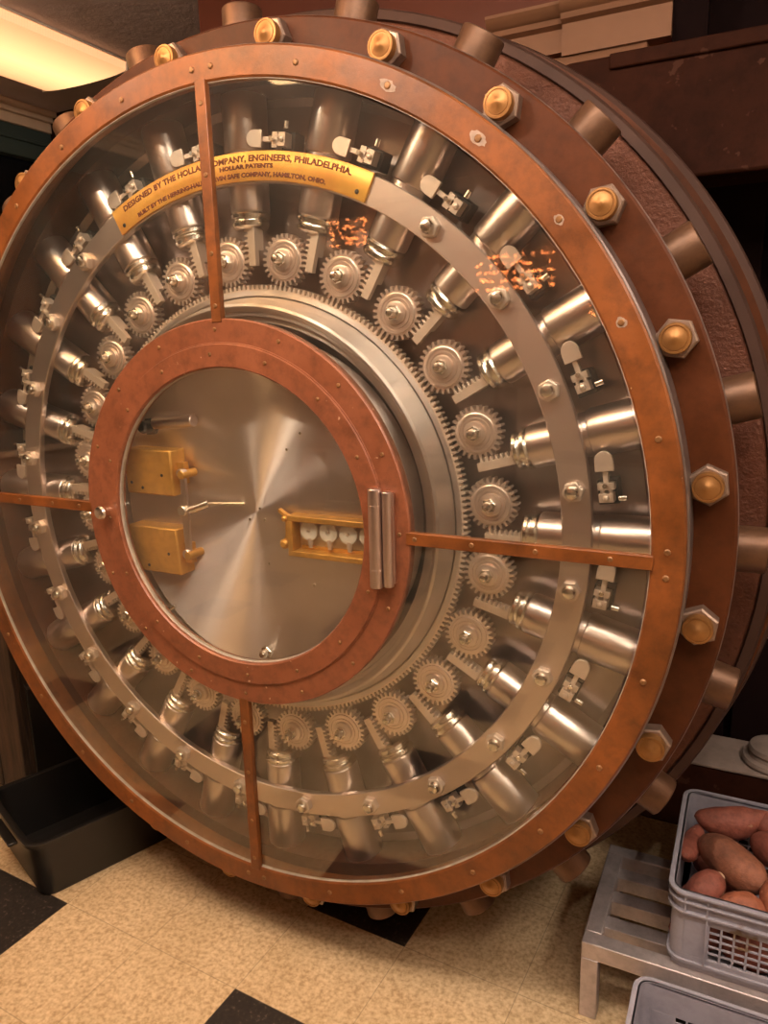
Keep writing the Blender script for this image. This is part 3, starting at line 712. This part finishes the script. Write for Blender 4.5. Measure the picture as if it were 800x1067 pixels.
# ------------------------------------------------------------------ lights
def lens_mat(name, col, edge, s):
    m = bpy.data.materials.new(name); m.use_nodes = True; N = m.node_tree.nodes; L = m.node_tree.links; b = N['Principled BSDF']
    tc = N.new('ShaderNodeTexCoord'); sx = N.new('ShaderNodeSeparateXYZ'); L.new(tc.outputs['Generated'], sx.inputs[0])
    r = N.new('ShaderNodeValToRGB'); e = r.color_ramp.elements; e[0].position = 0; e[0].color = (*edge, 1); e[1].position = 1; e[1].color = (*edge, 1)
    for p, c in ((.22, tuple(.5*(a+b_) for a, b_ in zip(col, edge))), (.5, col), (.78, tuple(.5*(a+b_) for a, b_ in zip(col, edge)))): q = e.new(p); q.color = (*c, 1)
    L.new(sx.outputs[0], r.inputs[0])
    wv = N.new('ShaderNodeTexWave'); wv.inputs['Scale'].default_value = 28; wv.bands_direction = 'Y'; L.new(tc.outputs['Object'], wv.inputs[0])
    mr = N.new('ShaderNodeMapRange'); mr.inputs['To Min'].default_value = .82; mr.inputs['To Max'].default_value = 1.1; L.new(wv.outputs['Fac'], mr.inputs[0])
    mx = N.new('ShaderNodeMath'); mx.operation = 'MULTIPLY'; mx.inputs[1].default_value = s; L.new(mr.outputs[0], mx.inputs[0])
    L.new(r.outputs[0], b.inputs['Emission Color']); L.new(mx.outputs[0], b.inputs['Emission Strength']); b.inputs['Base Color'].default_value = (.8, .7, .6, 1)
    return m
lens_warm = lens_mat('orange_prismatic_lens', (1.0, .62, .26), (.60, .26, .11), 1.15)
lens_fill = lens_mat('amber_fill_lens', (1.0, .62, .30), (.85, .46, .2), 9)
lens_main = lens_mat('warm_prismatic_lens', (1.0, .83, .68), (.9, .74, .60), 12.5)
def fixture(origin, w, l, m, label, group=None, rot=0, drop=0):
    t = thing('ceiling_light', label, 'ceiling light', origin, rot, group)
    hb_ = MB().box((-w/2, -.05, -l/2), (w/2, 0, -l/2+.02)).box((-w/2, -.05, l/2-.02), (w/2, 0, l/2)).box((-w/2, -.01, -l/2), (w/2, 0, l/2))
    if drop:
        hb_ = MB().box((-w/2, -.05, -l/2), (w/2, 0, -l/2+.02)).box((-w/2, -.05, l/2-.02), (w/2, 0, l/2))
        for zz in (-l*.35, l*.35): hb_.cyl((0, -.01, zz), (0, drop, zz), .008, 10)
    obj('housing', hb_, housing_m, t, origin, bevel=.003)
    prof = []
    n = 14; vs = []; fs = []
    for i in range(n+1):
        a = PI*i/n; x = -w/2*math.cos(a)*.985; y = -.03-.03*math.sin(a)**.6 if 0 < i < n else -.03
        y = min(y, -.012) if 0 < i < n else -.012; vs += [(x, y, -l/2+.02), (x, y, l/2-.02)]
    for i in range(n): fs.append((2*i, 2*i+1, 2*i+3, 2*i+2))
    fs.append(tuple(2*i for i in range(n+1))); fs.append(tuple(2*i+1 for i in reversed(range(n+1))))
    fs.append((0, 1, 2*n+1, 2*n))
    obj('lens', MB().add(vs, fs), m, t, origin)
    return t
fixture((-1.77, YC, -.10), .54, 2.6, lens_warm, 'glowing orange fluorescent ceiling light with ribbed lens at top left')
fixture((1.0, YC, .85), .40, 1.3, lens_main, 'warm fluorescent ceiling light above the viewer, running across', None, PI/2)
fixture((-.55, YC-.19, .75), .34, 1.2, lens_fill, 'added amber fill light on rods left of the viewer, out of the frame', drop=.19)  # unseen lamp added to throw orange light on door top and ceiling
fixture((2.35, YC, .7), .40, 1.3, lens_main, 'warm fluorescent ceiling light near the right wall')

can_m = mat('added_spot_can', (.03, .03, .03), .3, .4)
bulb_w = mat('added_spot_bulb', (1, .85, .7), 0, .4, emis=(1, .82, .6), estr=20)
for (x, z, lab) in ((1.40, 1.50, 'added unseen spotlight right of the viewer, for streaks on the disc'), (-.12, 1.10, 'added unseen spotlight in the middle, ahead of the viewer, for streaks on the disc'), (-1.25, 1.05, 'added unseen spotlight near the left window, for streaks on the disc')):
    O = (x, YC, z); t = thing('added_spotlight', lab, 'spotlight', O)  # unseen lamps added to draw sharp streaks on the spun disc
    obj('can', MB().cyl((0, -.02, 0), (0, 0, 0), .05, 24).cyl((0, -.07, 0), (0, -.02, 0), .012, 12).cyl((0, -.11, 0), (0, -.06, 0), .045, 24), can_m, t, O)
    obj('bulb', MB().rod((0, -.11, 0), (0, -.14, 0), [(0, .035), (.015, .03), (.026, .015), (.03, .004)], 20), bulb_w, t, O)
    ld = bpy.data.lights.new('added_spot_lamp', 'POINT'); ld.energy = 8 if x < -1 else 20 if x < 1 else 13; ld.color = (1, .80, .62); ld.shadow_soft_size = .03
    lo = bpy.data.objects.new('added_spot_lamp', ld); C.objects.link(lo); lo.parent = t; lo.location = (0, 0, -.17*U)

# string of small orange bulbs on a shelf far behind the viewer (mirrored in the glass)
bulb_m = mat('orange_bulb', (.9, .3, .1), 0, .4, emis=(1, .25, .06), estr=26)
SO = (-.5, -H, 3.6)
sh = thing('display_shelf', 'dark wooden display shelf behind the viewer', 'shelf', SO)
sb = MB()
for y in (-.9, -.4, .1, .62, 1.35): sb.sub(box_at(SO, (-2.1, y, 3.5), (1.1, y+.03, 3.9)))
obj('boards', sb, shelf_m, sh, SO)
for x in (-2.12, -.5, 1.08): obj('upright', box_at(SO, (x, -H, 3.5), (x+.04, 1.38, 3.9)), shelf_m, sh, SO)
def bulbs(x0, x1, y0, y1, label, n):
    mb = MB(); wr = MB(); O = ((x0+x1)/2, y0, 3.46)
    rows = 5
    for r in range(rows):
        y = y0+(y1-y0)*r/(rows-1)
        for i in range(n):
            if random.random() < .35: continue
            x = x0+(x1-x0)*(i+.5)/n+random.uniform(-.01, .01)
            mb.dome((x-O[0], y-O[1]+random.uniform(-.006, .006)), [(.001, -.008), (.006, -.005), (.008, 0), (.006, .005), (.001, .008)], 8)
        wr.tube([(x0-O[0], y-O[1], -.01), (x1-O[0], y-O[1], -.01)], .003, 6)
    t = thing('string_lights', label, 'string lights', O, group='string lights on the shelf')
    obj('bulbs', mb, bulb_m, t, O)['kind'] = 'stuff'; obj('wire', wr, black_base, t, O)
bulbs(-.62, -.10, .74, .94, 'rows of tiny orange bulbs strung on the shelf behind the viewer', 26)
bulbs(-1.72, -1.42, 1.10, 1.25, 'smaller rows of tiny orange bulbs higher on the shelf', 14)
bulbs(.12, .42, .56, .64, 'low rows of tiny orange bulbs at the end of the shelf', 12)

w_ = bpy.data.worlds.new('world'); bpy.context.scene.world = w_; w_.use_nodes = True
w_.node_tree.nodes['Background'].inputs[0].default_value = (1, .8, .65, 1); w_.node_tree.nodes['Background'].inputs[1].default_value = .02

# ------------------------------------------------------------------ camera
cd = bpy.data.cameras.new('camera'); cam = bpy.data.objects.new('camera', cd); C.objects.link(cam)
R = ((.8961, -.0240, -.4433), (.0763, -.9754, .2070), (-.4373, -.2193, -.8721))
q = lambda v: Vector((v[0], -v[2], v[1]))
rt = q(R[0]); up = -q(R[1]); bk = -q(R[2])
cam.matrix_world = Matrix.Translation(W((1.0878, .3958, 1.3661))) @ Matrix((rt, up, bk)).transposed().to_4x4()
cd.sensor_fit = 'VERTICAL'; cd.sensor_height = 36; cd.lens = 771.95/1067*36; cd.clip_start = .02
sc = bpy.context.scene; sc.camera = cam
sc.view_settings.view_transform = 'Standard'; sc.view_settings.look = 'None'; sc.view_settings.gamma = 1; sc.view_settings.use_curve_mapping = False
sc.view_settings.exposure = 0.7
for o in bpy.data.objects:
    if 'abs_loc' in o: del o['abs_loc']
